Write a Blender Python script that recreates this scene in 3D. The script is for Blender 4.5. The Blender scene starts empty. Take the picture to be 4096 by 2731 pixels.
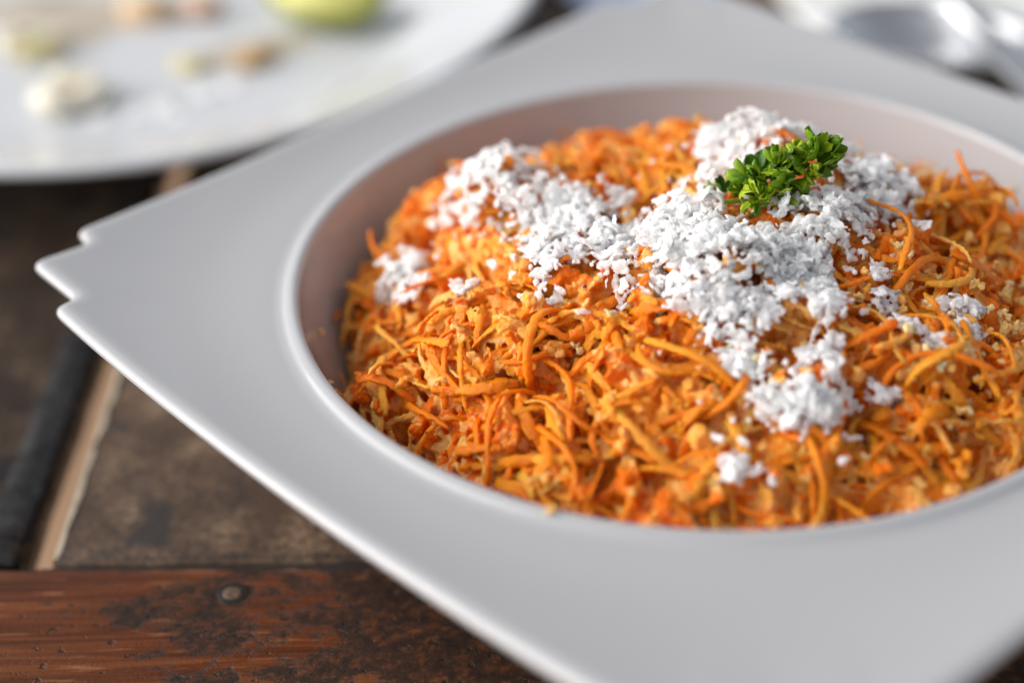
import bpy, bmesh, math, random
import numpy as np
from mathutils import Vector, Matrix, Quaternion

random.seed(7)
rng = np.random.default_rng(11)
S = bpy.context.scene
COL = S.collection
R = math.radians

# ------------------------------------------------------------------ camera
cam = bpy.data.cameras.new("camera")
cam.sensor_width = 36.0
cam.lens = 61.24
cam.clip_start = 0.01
cam.clip_end = 50.0
cam.dof.use_dof = True
cam.dof.focus_distance = 0.334
cam.dof.aperture_fstop = 4.2
cam.dof.aperture_blades = 0
camo = bpy.data.objects.new("camera", cam)
COL.objects.link(camo)
_A = Vector((0.99941168, 0.00801225, -0.03334803))
_U = Vector((0.02317146, 0.55911919, 0.82876342))
_F = Vector((-0.02528578, 0.82904857, -0.5586046))
camo.matrix_world = Matrix(((_A.x, _U.x, -_F.x, -0.0321), (_A.y, _U.y, -_F.y, -0.3077), (_A.z, _U.z, -_F.z, 0.2395), (0, 0, 0, 1)))
S.camera = camo

# ------------------------------------------------------------------ light
SUN_AZ = Vector((-0.97, -0.05))         # the light comes in low from the left
SUN_EL = R(28)
world = bpy.data.worlds.new("World")
S.world = world
world.use_nodes = True
wn, wl = world.node_tree.nodes, world.node_tree.links
sky = wn.new("ShaderNodeTexSky")
sky.sky_type = 'NISHITA'
sky.sun_disc = False
sky.sun_elevation = SUN_EL
sky.sun_rotation = math.atan2(SUN_AZ.x, SUN_AZ.y)
sky.dust_density = 3.0
sky.air_density = 1.0
hsv = wn.new("ShaderNodeHueSaturation")
hsv.inputs["Saturation"].default_value = 0.24
wl.new(sky.outputs[0], hsv.inputs["Color"])
bg = wn["Background"]
wl.new(hsv.outputs[0], bg.inputs[0])
bg.inputs[1].default_value = 0.138
sun = bpy.data.lights.new("sun", 'SUN')
sun.energy = 2.5
sun.angle = R(72)
sun.color = (1.0, 0.965, 0.925)
suno = bpy.data.objects.new("sun", sun)
COL.objects.link(suno)
_d = Vector((SUN_AZ.x, SUN_AZ.y, 0)).normalized() * math.cos(SUN_EL) + Vector((0, 0, math.sin(SUN_EL)))
suno.rotation_euler = _d.to_track_quat('Z', 'Y').to_euler()
S.view_settings.view_transform = 'Standard'
S.view_settings.look = 'None'
S.view_settings.exposure = 0.27
S.view_settings.gamma = 1.0
S.cycles.use_denoising = True
S.cycles.max_bounces = 8
S.cycles.sample_clamp_indirect = 6.0

# ------------------------------------------------------------------ helpers
def mesh_obj(name, verts, faces, mat, parent=None, smooth=True):
    me = bpy.data.meshes.new(name)
    me.from_pydata([tuple(map(float, v)) for v in verts], [], [tuple(int(i) for i in f) for f in faces])
    me.materials.append(mat)
    if smooth:
        me.polygons.foreach_set("use_smooth", [True] * len(me.polygons))
    me.update()
    return link(name, me, parent)

def link(name, me, parent=None):
    o = bpy.data.objects.new(name, me)
    COL.objects.link(o)
    if parent is not None:
        o.parent = parent
    return o

def fast_mesh(name, V, F3, mat, rnd=None):
    """big triangle mesh from arrays; rnd = one random number per vertex"""
    me = bpy.data.meshes.new(name)
    V = np.asarray(V, np.float32); F3 = np.asarray(F3, np.int32)
    me.vertices.add(len(V)); me.vertices.foreach_set("co", V.ravel())
    me.loops.add(F3.size); me.loops.foreach_set("vertex_index", F3.ravel())
    me.polygons.add(len(F3))
    me.polygons.foreach_set("loop_start", np.arange(len(F3), dtype=np.int32) * 3)
    me.polygons.foreach_set("use_smooth", np.ones(len(F3), bool))
    if rnd is not None:
        a = me.attributes.new("tone", 'FLOAT', 'POINT')
        a.data.foreach_set("value", np.asarray(rnd, np.float32))
    me.update(calc_edges=True)
    me.materials.append(mat)
    return me

def empty(name, loc=(0, 0, 0)):
    o = bpy.data.objects.new(name, None)
    o.empty_display_size = 0.01
    o.location = loc
    COL.objects.link(o)
    return o

def tag(o, label=None, cat=None, group=None, kind=None):
    for k, v in (("label", label), ("category", cat), ("group", group), ("kind", kind)):
        if v:
            o[k] = v
    return o

def part(o, kind=None, label=None):
    if kind: o["kind"] = kind
    if label: o["label"] = label
    return o

def lathe(prof, n, center=(0, 0, 0)):
    V, F = [], []
    m = len(prof)
    for r, z in prof:
        for k in range(n):
            a = 2 * math.pi * k / n
            V.append((center[0] + r * math.cos(a), center[1] + r * math.sin(a), center[2] + z))
    for j in range(m - 1):
        for k in range(n):
            k2 = (k + 1) % n
            F.append((j * n + k, j * n + k2, (j + 1) * n + k2, (j + 1) * n + k))
    return V, F

def spline(pts, n):
    """Catmull-Rom through pts, n samples per span"""
    P = np.array([pts[0]] + list(pts) + [pts[-1]], float)
    out = []
    for i in range(1, len(P) - 2):
        for t in np.linspace(0, 1, n, endpoint=False):
            a, b, c, d = P[i - 1], P[i], P[i + 1], P[i + 2]
            out.append(0.5 * ((2 * b) + (-a + c) * t + (2 * a - 5 * b + 4 * c - d) * t * t + (-a + 3 * b - 3 * c + d) * t ** 3))
    out.append(P[-2])
    return np.array(out)

# value noise usable from numpy
_perm = rng.random((64, 64, 64))
def vnoise(P):
    P = np.asarray(P, float)
    i = np.floor(P).astype(int); f = P - i; f = f * f * (3 - 2 * f)
    o = 0
    for dx in (0, 1):
        for dy in (0, 1):
            for dz in (0, 1):
                w = (f[..., 0] if dx else 1 - f[..., 0]) * (f[..., 1] if dy else 1 - f[..., 1]) * (f[..., 2] if dz else 1 - f[..., 2])
                o = o + w * _perm[(i[..., 0] + dx) % 64, (i[..., 1] + dy) % 64, (i[..., 2] + dz) % 64]
    return o * 2 - 1
def fbm(P, oct=3):
    o, a = 0, 1.0
    P = np.asarray(P, float)
    for k in range(oct):
        o = o + a * vnoise(P * 2 ** k + 17.3 * k); a *= 0.5
    return o

# ------------------------------------------------------------------ materials
class Mat:
    def __init__(s, name):
        s.m = bpy.data.materials.new(name); s.m.use_nodes = True
        s.n = s.m.node_tree.nodes; s.l = s.m.node_tree.links
        s.b = s.n["Principled BSDF"]
    def new(s, t, **kw):
        n = s.n.new(t)
        for k, v in kw.items(): setattr(n, k, v)
        return n
    def val(s, sock, v):
        if hasattr(v, "is_output"): s.l.new(v, sock)
        else: sock.default_value = v
    def set(s, **kw):
        for k, v in kw.items(): s.val(s.b.inputs[k.replace("_", " ")], v)
    def pos(s):
        return s.new("ShaderNodeNewGeometry").outputs["Position"]
    def mapping(s, scale, rot=(0, 0, 0), loc=(0, 0, 0), src=None):
        m = s.new("ShaderNodeMapping"); s.l.new(src or s.pos(), m.inputs[0])
        m.inputs["Scale"].default_value = scale; m.inputs["Rotation"].default_value = rot; m.inputs["Location"].default_value = loc
        return m.outputs[0]
    def noise(s, vec, scale, detail=4, rough=0.55, dist=0.0):
        n = s.new("ShaderNodeTexNoise"); s.l.new(vec, n.inputs["Vector"])
        n.inputs["Scale"].default_value = scale; n.inputs["Detail"].default_value = detail
        n.inputs["Roughness"].default_value = rough; n.inputs["Distortion"].default_value = dist
        return n.outputs["Fac"]
    def ramp(s, fac, stops, interp='LINEAR'):
        r = s.new("ShaderNodeValToRGB"); s.l.new(fac, r.inputs[0]); r.color_ramp.interpolation = interp
        e = r.color_ramp.elements
        while len(e) < len(stops): e.new(0.5)
        for k, (p, c) in enumerate(stops):
            e[k].position = p; e[k].color = tuple(c) + (1,) if len(c) == 3 else c
        return r.outputs[0]
    def math(s, op, a, b=0.0, c=None, clamp=False):
        n = s.new("ShaderNodeMath", operation=op, use_clamp=clamp)
        s.val(n.inputs[0], a); s.val(n.inputs[1], b)
        if c is not None: s.val(n.inputs[2], c)
        return n.outputs[0]
    def mix(s, fac, a, b, blend='MIX'):
        n = s.new("ShaderNodeMix", data_type='RGBA', blend_type=blend)
        s.val(n.inputs[0], fac)
        for sock, v in ((n.inputs[6], a), (n.inputs[7], b)):
            if isinstance(v, tuple): sock.default_value = v + (1,) if len(v) == 3 else v
            else: s.l.new(v, sock)
        return n.outputs[2]
    def bump(s, h, strength, dist, normal=None):
        n = s.new("ShaderNodeBump"); s.l.new(h, n.inputs["Height"])
        n.inputs["Strength"].default_value = strength; n.inputs["Distance"].default_value = dist
        if normal: s.l.new(normal, n.inputs["Normal"])
        s.l.new(n.outputs[0], s.b.inputs["Normal"])
        return n.outputs[0]
    def tone(s):
        """one random number per piece: per object, or per vertex in joined meshes"""
        a = s.new("ShaderNodeAttribute", attribute_name="tone").outputs["Fac"]
        o = s.new("ShaderNodeObjectInfo").outputs["Random"]
        return s.math('FRACT', s.math('ADD', a, o))

def m_porcelain(name, base=(0.430, 0.433, 0.447), rough=0.07):
    M = Mat(name); p = M.pos()
    big = M.noise(p, 9, 3)
    col = M.ramp(big, [(0.3, tuple(c * 0.975 for c in base)), (0.7, base)])
    speck = M.ramp(M.noise(p, 1400, 2, 0.6), [(0.735, (0, 0, 0)), (0.76, (1, 1, 1))])
    col = M.mix(M.math('MULTIPLY', speck, 0.25), col, (0.9, 0.9, 0.9))
    rgh = M.math('MULTIPLY_ADD', M.noise(p, 60, 4), 0.10, rough - 0.03)
    M.set(Base_Color=col, Roughness=rgh)
    M.b.inputs["Specular IOR Level"].default_value = 0.5
    M.bump(M.noise(p, 45, 2), 0.12, 0.0006)
    return M.m

def m_carrot(name, stops, rough=0.14, sss=0.7, grain=1.0, pale=0.16):
    M = Mat(name); p = M.pos(); t = M.tone()
    col = M.ramp(t, stops)
    n1 = M.noise(p, 380, 5, 0.65)
    col = M.mix(M.math('MULTIPLY', M.ramp(n1, [(0.50, (0, 0, 0)), (0.72, (1, 1, 1))]), pale), col, (0.97, 0.40, 0.08))
    n2 = M.noise(p, 150, 3, 0.5)
    col = M.mix(M.math('MULTIPLY', M.ramp(n2, [(0.42, (0, 0, 0)), (0.74, (1, 1, 1))]), 0.35), col, (0.87, 0.185, 0.003))
    rgh = M.math('MULTIPLY_ADD', M.noise(p, 260, 3), 0.24, rough - 0.10)
    M.set(Base_Color=col, Roughness=rgh)
    M.b.inputs["Specular IOR Level"].default_value = 0.26
    M.b.inputs["Subsurface Weight"].default_value = sss
    M.b.inputs["Subsurface Radius"].default_value = (1.0, 0.36, 0.06)
    M.b.inputs["Subsurface Scale"].default_value = 0.0025
    nb = M.bump(M.math('ADD', M.noise(p, 1300, 4, 0.7), M.math('MULTIPLY', M.noise(p, 480, 3, 0.6), 1.5)), 0.75 * grain, 0.0006)
    return M.m

CARROT_STOPS = [(0.0, (0.87, 0.18, 0.003)), (0.35, (0.92, 0.215, 0.004)), (0.65, (0.95, 0.275, 0.008)), (0.85, (0.96, 0.33, 0.022)), (1.0, (0.97, 0.39, 0.055))]
carrot_m = m_carrot("carrot", CARROT_STOPS)
# the mash: mostly carrot, its palest share the cream coloured crumbs worked into it
mash_m = m_carrot("carrot_mash", [(0.0, (0.88, 0.185, 0.003)), (0.30, (0.92, 0.222, 0.005)), (0.58, (0.95, 0.27, 0.009)), (0.74, (0.96, 0.32, 0.025)), (0.84, (0.97, 0.40, 0.07)), (1.0, (0.97, 0.52, 0.18))], 0.14, 0.7)
cream_m = m_carrot("cream_crumbs", [(0.0, (0.97, 0.47, 0.14)), (0.4, (0.97, 0.55, 0.22)), (0.75, (0.97, 0.64, 0.33)), (1.0, (0.96, 0.71, 0.47))], 0.24, 0.75, pale=0.1)
for nd in cream_m.node_tree.nodes:             # the cream pieces carry only a faint orange stain
    if nd.bl_idname == "ShaderNodeMix" and abs(nd.inputs[7].default_value[0] - 0.87) < 0.01:
        nd.inputs[7].default_value = (0.95, 0.42, 0.12, 1)
for nd in mash_m.node_tree.nodes:              # one joined body: its tone comes from the vertices alone
    if nd.bl_idname == "ShaderNodeObjectInfo":
        for l in list(mash_m.node_tree.links):
            if l.from_node == nd: mash_m.node_tree.links.remove(l)

def m_coconut():
    M = Mat("coconut"); p = M.pos(); t = M.tone()
    col = M.ramp(t, [(0.0, (0.985, 0.982, 0.975)), (0.8, (0.99, 0.988, 0.982)), (1.0, (0.98, 0.955, 0.91))])
    M.set(Base_Color=col, Roughness=0.48)
    M.b.inputs["Subsurface Weight"].default_value = 1.0
    M.b.inputs["Subsurface Radius"].default_value = (1.0, 0.95, 0.90)
    M.b.inputs["Subsurface Scale"].default_value = 0.0036
    M.bump(M.noise(p, 2600, 3, 0.6), 0.5, 0.0003)
    return M.m
coconut_m = m_coconut()

def m_leaf():
    M = Mat("parsley_leaf"); p = M.pos(); t = M.tone()
    col = M.ramp(t, [(0.0, (0.06, 0.18, 0.008)), (0.25, (0.20, 0.38, 0.010)), (0.6, (0.38, 0.55, 0.015)), (1.0, (0.54, 0.66, 0.03))])
    col = M.mix(M.math('MULTIPLY', M.noise(p, 500, 3), 0.35), col, (0.12, 0.27, 0.012))
    M.set(Base_Color=col, Roughness=0.33)
    M.bump(M.noise(p, 1100, 2), 0.3, 0.0003)
    tr = M.new("ShaderNodeBsdfTranslucent"); M.l.new(col, tr.inputs[0])
    mx = M.new("ShaderNodeMixShader"); mx.inputs[0].default_value = 0.35
    M.l.new(M.b.outputs[0], mx.inputs[1]); M.l.new(tr.outputs[0], mx.inputs[2])
    M.l.new(mx.outputs[0], M.n["Material Output"].inputs[0])
    return M.m
leaf_m = m_leaf()

def m_plain(name, col, rough, spec=0.5, metal=0.0, var=0.15, scale=120, sss=0.0, bump=0.2):
    M = Mat(name); p = M.pos()
    c = M.ramp(M.noise(p, scale, 4), [(0.3, tuple(x * (1 - var) for x in col)), (0.7, tuple(min(1, x * (1 + var)) for x in col))])
    M.set(Base_Color=c, Roughness=rough, Metallic=metal)
    M.b.inputs["Specular IOR Level"].default_value = spec
    if sss:
        M.b.inputs["Subsurface Weight"].default_value = sss
        M.b.inputs["Subsurface Scale"].default_value = 0.002
    if bump: M.bump(M.noise(p, scale * 4, 3), bump, 0.0004)
    return M.m

def m_plank(k=1.0):
    """weathered grey-brown planks running along Y, with soaked dark blotches and speckled grime"""
    M = Mat("weathered_plank"); p = M.pos()
    grain = M.noise(M.mapping((260, 14, 60)), 1.0, 6, 0.6, 0.6)
    spk = M.noise(p, 480, 6, 0.78)
    mid = M.noise(p, 55, 5, 0.6)
    col = M.ramp(mid, [(0.32, (0.056, 0.037, 0.025)), (0.5, (0.135, 0.088, 0.058)), (0.66, (0.29, 0.21, 0.14))])
    col = M.mix(M.math('MULTIPLY', M.ramp(grain, [(0.42, (1, 1, 1)), (0.6, (0, 0, 0))]), 0.35), col, (0.07, 0.05, 0.038))
    col = M.mix(M.math('MULTIPLY', M.ramp(spk, [(0.43, (1, 1, 1)), (0.55, (0, 0, 0))]), 0.86), col, (0.040, 0.031, 0.027))
    blot = M.noise(M.mapping((1.0, 0.8, 1.0), loc=(0.31, 0.12, 0)), 62, 4, 0.55, 0.3)
    b = M.ramp(blot, [(0.56, (0, 0, 0)), (0.66, (1, 1, 1))])
    col = M.mix(M.math('MULTIPLY', b, 0.85), col, (0.032, 0.030, 0.031))
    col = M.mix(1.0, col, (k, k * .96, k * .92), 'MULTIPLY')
    rgh = M.math('MULTIPLY_ADD', b, -0.18, 0.56)
    M.set(Base_Color=col, Roughness=rgh)
    M.b.inputs["Specular IOR Level"].default_value = 0.2
    M.bump(M.math('ADD', M.math('MULTIPLY', grain, 0.7), spk), 0.35, 0.0006)
    return M.m
plank_m = m_plank()
dark_plank_m = m_plank(0.55)  # left planks: darker wood, with shade under the plates put into the colour

def m_rail():
    """orange-brown varnished rail, varnish worn through to dark grime in ragged patches, more towards +X"""
    M = Mat("varnished_rail"); p = M.pos()
    sep = M.new("ShaderNodeSeparateXYZ"); M.l.new(p, sep.inputs[0])
    grain = M.noise(M.mapping((16, 300, 60)), 1.0, 6, 0.6, 0.8)
    col = M.ramp(grain, [(0.30, (0.048, 0.015, 0.006)), (0.5, (0.108, 0.030, 0.009)), (0.72, (0.20, 0.066, 0.021))])
    col = M.mix(M.math('MULTIPLY', M.ramp(M.noise(M.mapping((50, 420, 60)), 1.0, 3), [(0.60, (0, 0, 0)), (0.72, (1, 1, 1))]), 0.5), col, (0.36, 0.15, 0.07))
    # pale bare wood in streaks, more along the back edge
    pale = M.noise(M.mapping((34, 150, 40), loc=(0.3, 1.2, 0)), 1.0, 5, 0.6, 0.5)
    edge = M.math('MULTIPLY_ADD', sep.outputs[1], 22.0, 1.10)
    pw = M.ramp(M.math('ADD', pale, M.math('MULTIPLY', edge, 0.42)), [(0.68, (0, 0, 0)), (0.84, (1, 1, 1))])
    col = M.mix(M.math('MULTIPLY', pw, 0.65), col, (0.25, 0.18, 0.125))
    # grime: ragged, spreading towards +X
    g = M.noise(M.mapping((1, 1.6, 1), loc=(0.045, 0.02, 0)), 46, 9, 0.74, 0.4)
    drift = M.math('MULTIPLY_ADD', sep.outputs[0], 2.6, 0.315)
    gw = M.ramp(M.math('ADD', g, drift), [(0.545, (0, 0, 0)), (0.60, (1, 1, 1))])
    fine = M.noise(p, 380, 5, 0.72)
    gcol = M.ramp(fine, [(0.36, (0.013, 0.010, 0.009)), (0.54, (0.036, 0.020, 0.013)), (0.68, (0.10, 0.040, 0.019))])
    col = M.mix(M.math('MULTIPLY', gw, M.ramp(fine, [(0.5, (0.95, 0.95, 0.95)), (0.72, (0.45, 0.45, 0.45))])), col, gcol)
    # black dirt packed along the seam
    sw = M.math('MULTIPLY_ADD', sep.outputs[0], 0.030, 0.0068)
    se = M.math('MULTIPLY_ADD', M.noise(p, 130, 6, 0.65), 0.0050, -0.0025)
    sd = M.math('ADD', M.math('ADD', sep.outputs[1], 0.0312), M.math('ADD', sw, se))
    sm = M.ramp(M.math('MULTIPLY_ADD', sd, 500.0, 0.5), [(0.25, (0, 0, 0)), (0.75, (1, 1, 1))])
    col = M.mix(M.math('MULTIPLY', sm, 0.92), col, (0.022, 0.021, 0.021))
    # small pits
    pit = M.ramp(M.noise(M.mapping((0.7, 1, 1)), 560, 3, 0.5), [(0.30, (1, 1, 1)), (0.36, (0, 0, 0))])
    col = M.mix(M.math('MULTIPLY', pit, 0.75), col, (0.02, 0.016, 0.014))
    rgh = M.math('MULTIPLY_ADD', gw, 0.22, 0.30)
    M.set(Base_Color=col, Roughness=rgh)
    M.b.inputs["Specular IOR Level"].default_value = 0.2
    h = M.math('ADD', M.math('MULTIPLY', grain, 0.8), M.math('MULTIPLY', gw, -0.5))
    h = M.math('ADD', h, M.math('MULTIPLY', pit, -0.9))
    M.bump(M.math('ADD', h, M.math('MULTIPLY', M.noise(p, 900, 4, 0.7), 0.5)), 0.5, 0.0006)
    return M.m
rail_m = m_rail()

porcelain_m = m_porcelain("white_porcelain")
plate_m = m_porcelain("white_plate_glaze", (0.63, 0.645, 0.67), 0.12)

# ------------------------------------------------------------------ floor and table
floor_m = m_plain("tan_floor", (0.36, 0.22, 0.13), 0.7, 0.3, 0, 0.12, 6)
floor = mesh_obj("floor", [(-6, -6, -0.72), (6, -6, -0.72), (6, 6, -0.72), (-6, 6, -0.72)], [(0, 1, 2, 3)], floor_m, smooth=False)
tag(floor, "tan floor seen through the gap between the table planks", kind="structure")

table = empty("wooden_table", (0, 0, -0.72))
tag(table, "worn wooden table of weathered planks set behind a red brown edge rail", "table")

def board(name, x0, x1, y0, y1, z0, z1, mat, rad=0.003, seg=4, nu=2, nv=2, wob=0.0):
    """board with rounded long edges along its Y direction; subdivided so edges can be uneven"""
    prof = []
    for cx, cz, a0 in ((x1 - rad, z0 + rad, -90), (x1 - rad, z1 - rad, 0), (x0 + rad, z1 - rad, 90), (x0 + rad, z0 + rad, 180)):
        for k in range(seg + 1):
            a = R(a0 + 90 * k / seg)
            prof.append((cx + rad * math.cos(a), cz + rad * math.sin(a)))
    n = len(prof); ny = max(2, nv)
    V, F = [], []
    for j in range(ny):
        y = y0 + (y1 - y0) * j / (ny - 1)
        for (x, z) in prof:
            w = wob * (vnoise(np.array([[x * 40, y * 90, 3.1]]))[0] + 0.5 * vnoise(np.array([[x * 40, y * 260, 9.1]]))[0]) if wob else 0
            s = 1 if x > (x0 + x1) / 2 else -1
            V.append((x + s * w, y, z + 0.4 * w))
    for j in range(ny - 1):
        for k in range(n):
            k2 = (k + 1) % n
            F.append((j * n + k, j * n + k2, (j + 1) * n + k2, (j + 1) * n + k))
    F.append(tuple(range(n - 1, -1, -1))); F.append(tuple((ny - 1) * n + k for k in range(n)))
    o = mesh_obj(name, V, F, mat, table)
    o.location = -table.location
    return o

YR = -0.0312                       # seam between planks and rail
TH = 0.009
xs = [(-0.440, -0.352), (-0.345, -0.2535), (-0.2462, -0.1465), (-0.1386, 0.0050), (0.0115, 0.125), (0.132, 0.235), (0.242, 0.345), (0.352, 0.45)]
for i, (x0, x1) in enumerate(xs):
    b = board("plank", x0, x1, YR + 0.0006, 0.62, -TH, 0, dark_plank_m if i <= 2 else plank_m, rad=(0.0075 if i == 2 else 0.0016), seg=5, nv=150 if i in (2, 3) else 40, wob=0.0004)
    if i == 2: part(b, label="plank left of the open gap, with a dark rounded glossy edge")
# dark glossy soaked edge on the plank left of the gap: a strip of old varnish with its own thickness
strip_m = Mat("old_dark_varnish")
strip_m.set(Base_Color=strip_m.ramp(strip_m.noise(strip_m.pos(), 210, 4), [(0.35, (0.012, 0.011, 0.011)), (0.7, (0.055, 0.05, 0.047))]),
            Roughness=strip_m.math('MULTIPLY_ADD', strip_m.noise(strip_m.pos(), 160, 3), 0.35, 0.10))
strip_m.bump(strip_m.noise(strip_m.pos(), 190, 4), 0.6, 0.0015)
prof = []
V, F = [], []
ny = 150; seg = 8
for j in range(ny):
    y = YR + 0.0012 + (0.4) * j / (ny - 1)
    for k in range(seg + 1):
        a = R(100 - 120 * k / seg)
        rr = 0.0079 + 0.00035 * vnoise(np.array([[y * 160, k * 0.6, 1.0]]))[0]
        V.append((-0.1465 - 0.0075 + rr * math.cos(a), y, -0.0075 + rr * math.sin(a)))
for j in range(ny - 1):
    for k in range(seg):
        a = j * (seg + 1) + k
        F.append((a, a + seg + 1, a + seg + 2, a + 1))
e = mesh_obj("varnish_edge", V, F, strip_m.m, table)
e.location = -table.location
# pale bruised arris of the plank right of the gap
pale_m = m_plain("bare_wood_edge", (0.30, 0.26, 0.20), 0.6, 0.3, 0, 0.3, 300)
V, F = [], []
for j in range(160):
    y = YR + 0.001 + 0.3 * j / 159
    w = 0.0008 + 0.0005 * vnoise(np.array([[y * 300, 5.0, 2.0]]))[0]
    V += [(-0.1393, y, -0.0034), (-0.1392, y, -0.0008), (-0.1384 , y, 0.00012), (-0.1386 + w, y, 0.00016)]
for j in range(159):
    for k in range(3):
        a = j * 4 + k
        F.append((a, a + 1, a + 5, a + 4))
e = mesh_obj("bare_edge", V, F, pale_m, table); e.location = -table.location

# edge rail along X, softly crowned, its back edge broken and uneven
prof = spline([(-0.0316, -0.030), (-0.0317, -0.004), (-0.0322, -0.0012), (-0.0335, 0.0), (-0.040, 0.0006), (-0.055, 0.0006), (-0.078, -0.0002), (-0.092, -0.002), (-0.0965, -0.006), (-0.0975, -0.014), (-0.0975, -0.030)], 5)
V, F = [], []
nx = 260
for i in range(nx):
    x = -0.46 + 0.92 * i / (nx - 1)
    for (y, z) in prof:
        w = 0.0
        if y > -0.036: w = 0.0007 * (vnoise(np.array([[x * 120, 1.0, z * 200]]))[0] + 0.6 * vnoise(np.array([[x * 420, 2.0, z * 300]]))[0]) - 0.0004
        V.append((x, y + w, z))
n = len(prof)
for i in range(nx - 1):
    for k in range(n - 1):
        a = i * n + k
        F.append((a, a + n, a + n + 1, a + 1))
rail = mesh_obj("edge_rail", V, F, rail_m, table)
rail.location = -table.location
# round wooden plug set in the rail, with a dark ring round it
plug_m = m_plain("plug_wood", (0.105, 0.070, 0.045), 0.55, 0.3, 0, 0.4, 420, bump=0.5)
ring_m = m_plain("plug_ring", (0.012, 0.011, 0.011), 0.6, 0.3, 0, 0.4, 500, bump=0.5)
def plug(cx, cy, r, zz):
    V, F = lathe([(r * 0.58, 0.0012), (r * 0.80, 0.0011), (r * 0.95, 0.0012), (r * 1.05, 0.0006), (r * 1.02, -0.003)], 40, (cx, cy, zz))
    V = [(x + 0.00022 * vnoise(np.array([[x * 700, y * 700, 4]]))[0], y + 0.00022 * vnoise(np.array([[x * 700, y * 700, 8]]))[0], z) for x, y, z in V]
    o = mesh_obj("plug_ring", V, F, ring_m, table); o.location = -table.location
    V, F = lathe([(r * 0.001, 0.0013), (r * 0.3, 0.00135), (r * 0.50, 0.0013), (r * 0.60, 0.00118), (r * 0.62, -0.001)], 40, (cx, cy, zz))
    V = [(x + 0.00015 * vnoise(np.array([[x * 900, y * 900, 4]]))[0], y, z + 0.00012 * vnoise(np.array([[x * 1500, y * 1500, 8]]))[0]) for x, y, z in V]
    o = mesh_obj("wood_plug", V, F, plug_m, table); o.location = -table.location
plug(-0.0991, -0.0426, 0.0033, -0.0004)
# legs and a frame board carry the top
leg_m = m_plain("leg_wood", (0.18, 0.07, 0.03), 0.5, 0.4, 0, 0.3, 30)
for x in (-0.42, 0.42):
    for y in (-0.065, 0.56):
        bm = bmesh.new(); bmesh.ops.create_cube(bm, size=1)
        for v in bm.verts:
            s = 0.028 if v.co.z > 0 else 0.021
            v.co = Vector((x + v.co.x * 2 * s, y + v.co.y * 2 * s, -0.031 if v.co.z > 0 else -0.72))
        bmesh.ops.bevel(bm, geom=bm.edges[:], offset=0.003, segments=2, affect='EDGES')
        me = bpy.data.meshes.new("leg"); bm.to_mesh(me); bm.free(); me.materials.append(leg_m)
        o = link("leg", me, table); o.location = -table.location

# ------------------------------------------------------------------ square porcelain bowl
ZR = 0.050                                  # height of the bowl's mouth above the table
RO = 0.085                                  # radius of the mouth
A2 = 0.1054                                 # half the side of the square rim
STEP, CUT = 0.0055, 0.0205                  # stepped corners
TH0 = R(-45.59)

def outline():
    pts = []
    for q in range(4):
        c, s = [(1, 0), (0, 1), (-1, 0), (0, -1)][q]
        def rotp(x, y): return (x * c - y * s, x * s + y * c)
        a, d, t = A2, CUT, STEP
        # going round counter-clockwise past the corner (+a, +a)
        for x, y in ((a, a - d + .0010), (a - t, a - d + .0010), (a - t, a - t), (a - d - .0022, a - t), (a - d - .0022, a)):
            pts.append(rotp(x, y))
    P = np.array(pts)
    dens = []
    n = len(P)
    for i in range(n):
        p, q2 = P[i], P[(i + 1) % n]
        L = np.hypot(*(q2 - p)); m = max(3, int(L / 0.00045))
        for k in range(m): dens.append(p + (q2 - p) * k / m)
    D = np.array(dens)
    # sides bow out very slightly
    for ax in (0, 1):
        o = D[:, 1 - ax]
        D[:, ax] += np.sign(D[:, ax]) * 0.0026 * np.clip(1 - (o / (A2 - CUT)) ** 2, 0, 1) * (np.abs(D[:, ax]) > A2 - 0.0005)
    k = np.exp(-0.5 * (np.arange(-9, 10) / 4.4) ** 2); k /= k.sum()
    for ax in (0, 1):
        e = np.concatenate([D[-9:, ax], D[:, ax], D[:9, ax]])
        D[:, ax] = np.convolve(e, k, 'valid')
    return D
OUT = outline()
_t = np.roll(OUT, -1, 0) - np.roll(OUT, 1, 0)
_nrm = np.stack([_t[:, 1], -_t[:, 0]], 1); _nrm /= np.linalg.norm(_nrm, axis=1)[:, None]
for _ in range(3):
    _nrm = (np.roll(_nrm, 1, 0) + _nrm * 2 + np.roll(_nrm, -1, 0)); _nrm /= np.linalg.norm(_nrm, axis=1)[:, None]
ANG = np.arctan2(OUT[:, 1], OUT[:, 0])
CIRC = np.stack([np.cos(ANG), np.sin(ANG)], 1)
NO = len(OUT)
RJ = 0.0905
bowl = empty("square_bowl", (0, 0, 0))
bowl.rotation_euler = (0, 0, TH0)
tag(bowl, "white porcelain bowl with a wide square rim and stepped corners, heaped with carrot salad", "bowl")
rings = []
def rim_z(t, dist):
    return ZR - 0.0004 + 0.0030 * t ** 1.3 + 0.10 * 0.5 * max(0.0, 0.0) * dist
INS = OUT - _nrm * 0.0026
dd = np.hypot(*(INS.T)) - RJ
ts = np.concatenate([np.linspace(0, 0.12, 5), np.linspace(0.18, 1, 16)])
for t in ts:
    P = CIRC * RJ * (1 - t) + INS * t
    pn = (np.abs(P[:, 0]) ** 5 + np.abs(P[:, 1]) ** 5) ** 0.2
    pn = np.clip((pn - 0.072) / 0.038, 0, 1.15); pr = np.clip((np.hypot(P[:, 0], P[:, 1]) - RJ) / 0.02, 0, 1)
    z = ZR - 0.0003 + (0.0030 * pn ** 1.3 - 0.0008) * pr * pr * (3 - 2 * pr)
    cr_ = np.clip((np.hypot(P[:, 0], P[:, 1]) - 0.104) / 0.04, 0, 1)
    z = z + 0.0022 * cr_ * cr_ * (3 - 2 * cr_) * t
    rings.append(np.c_[P, z * np.ones(NO)])
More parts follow.
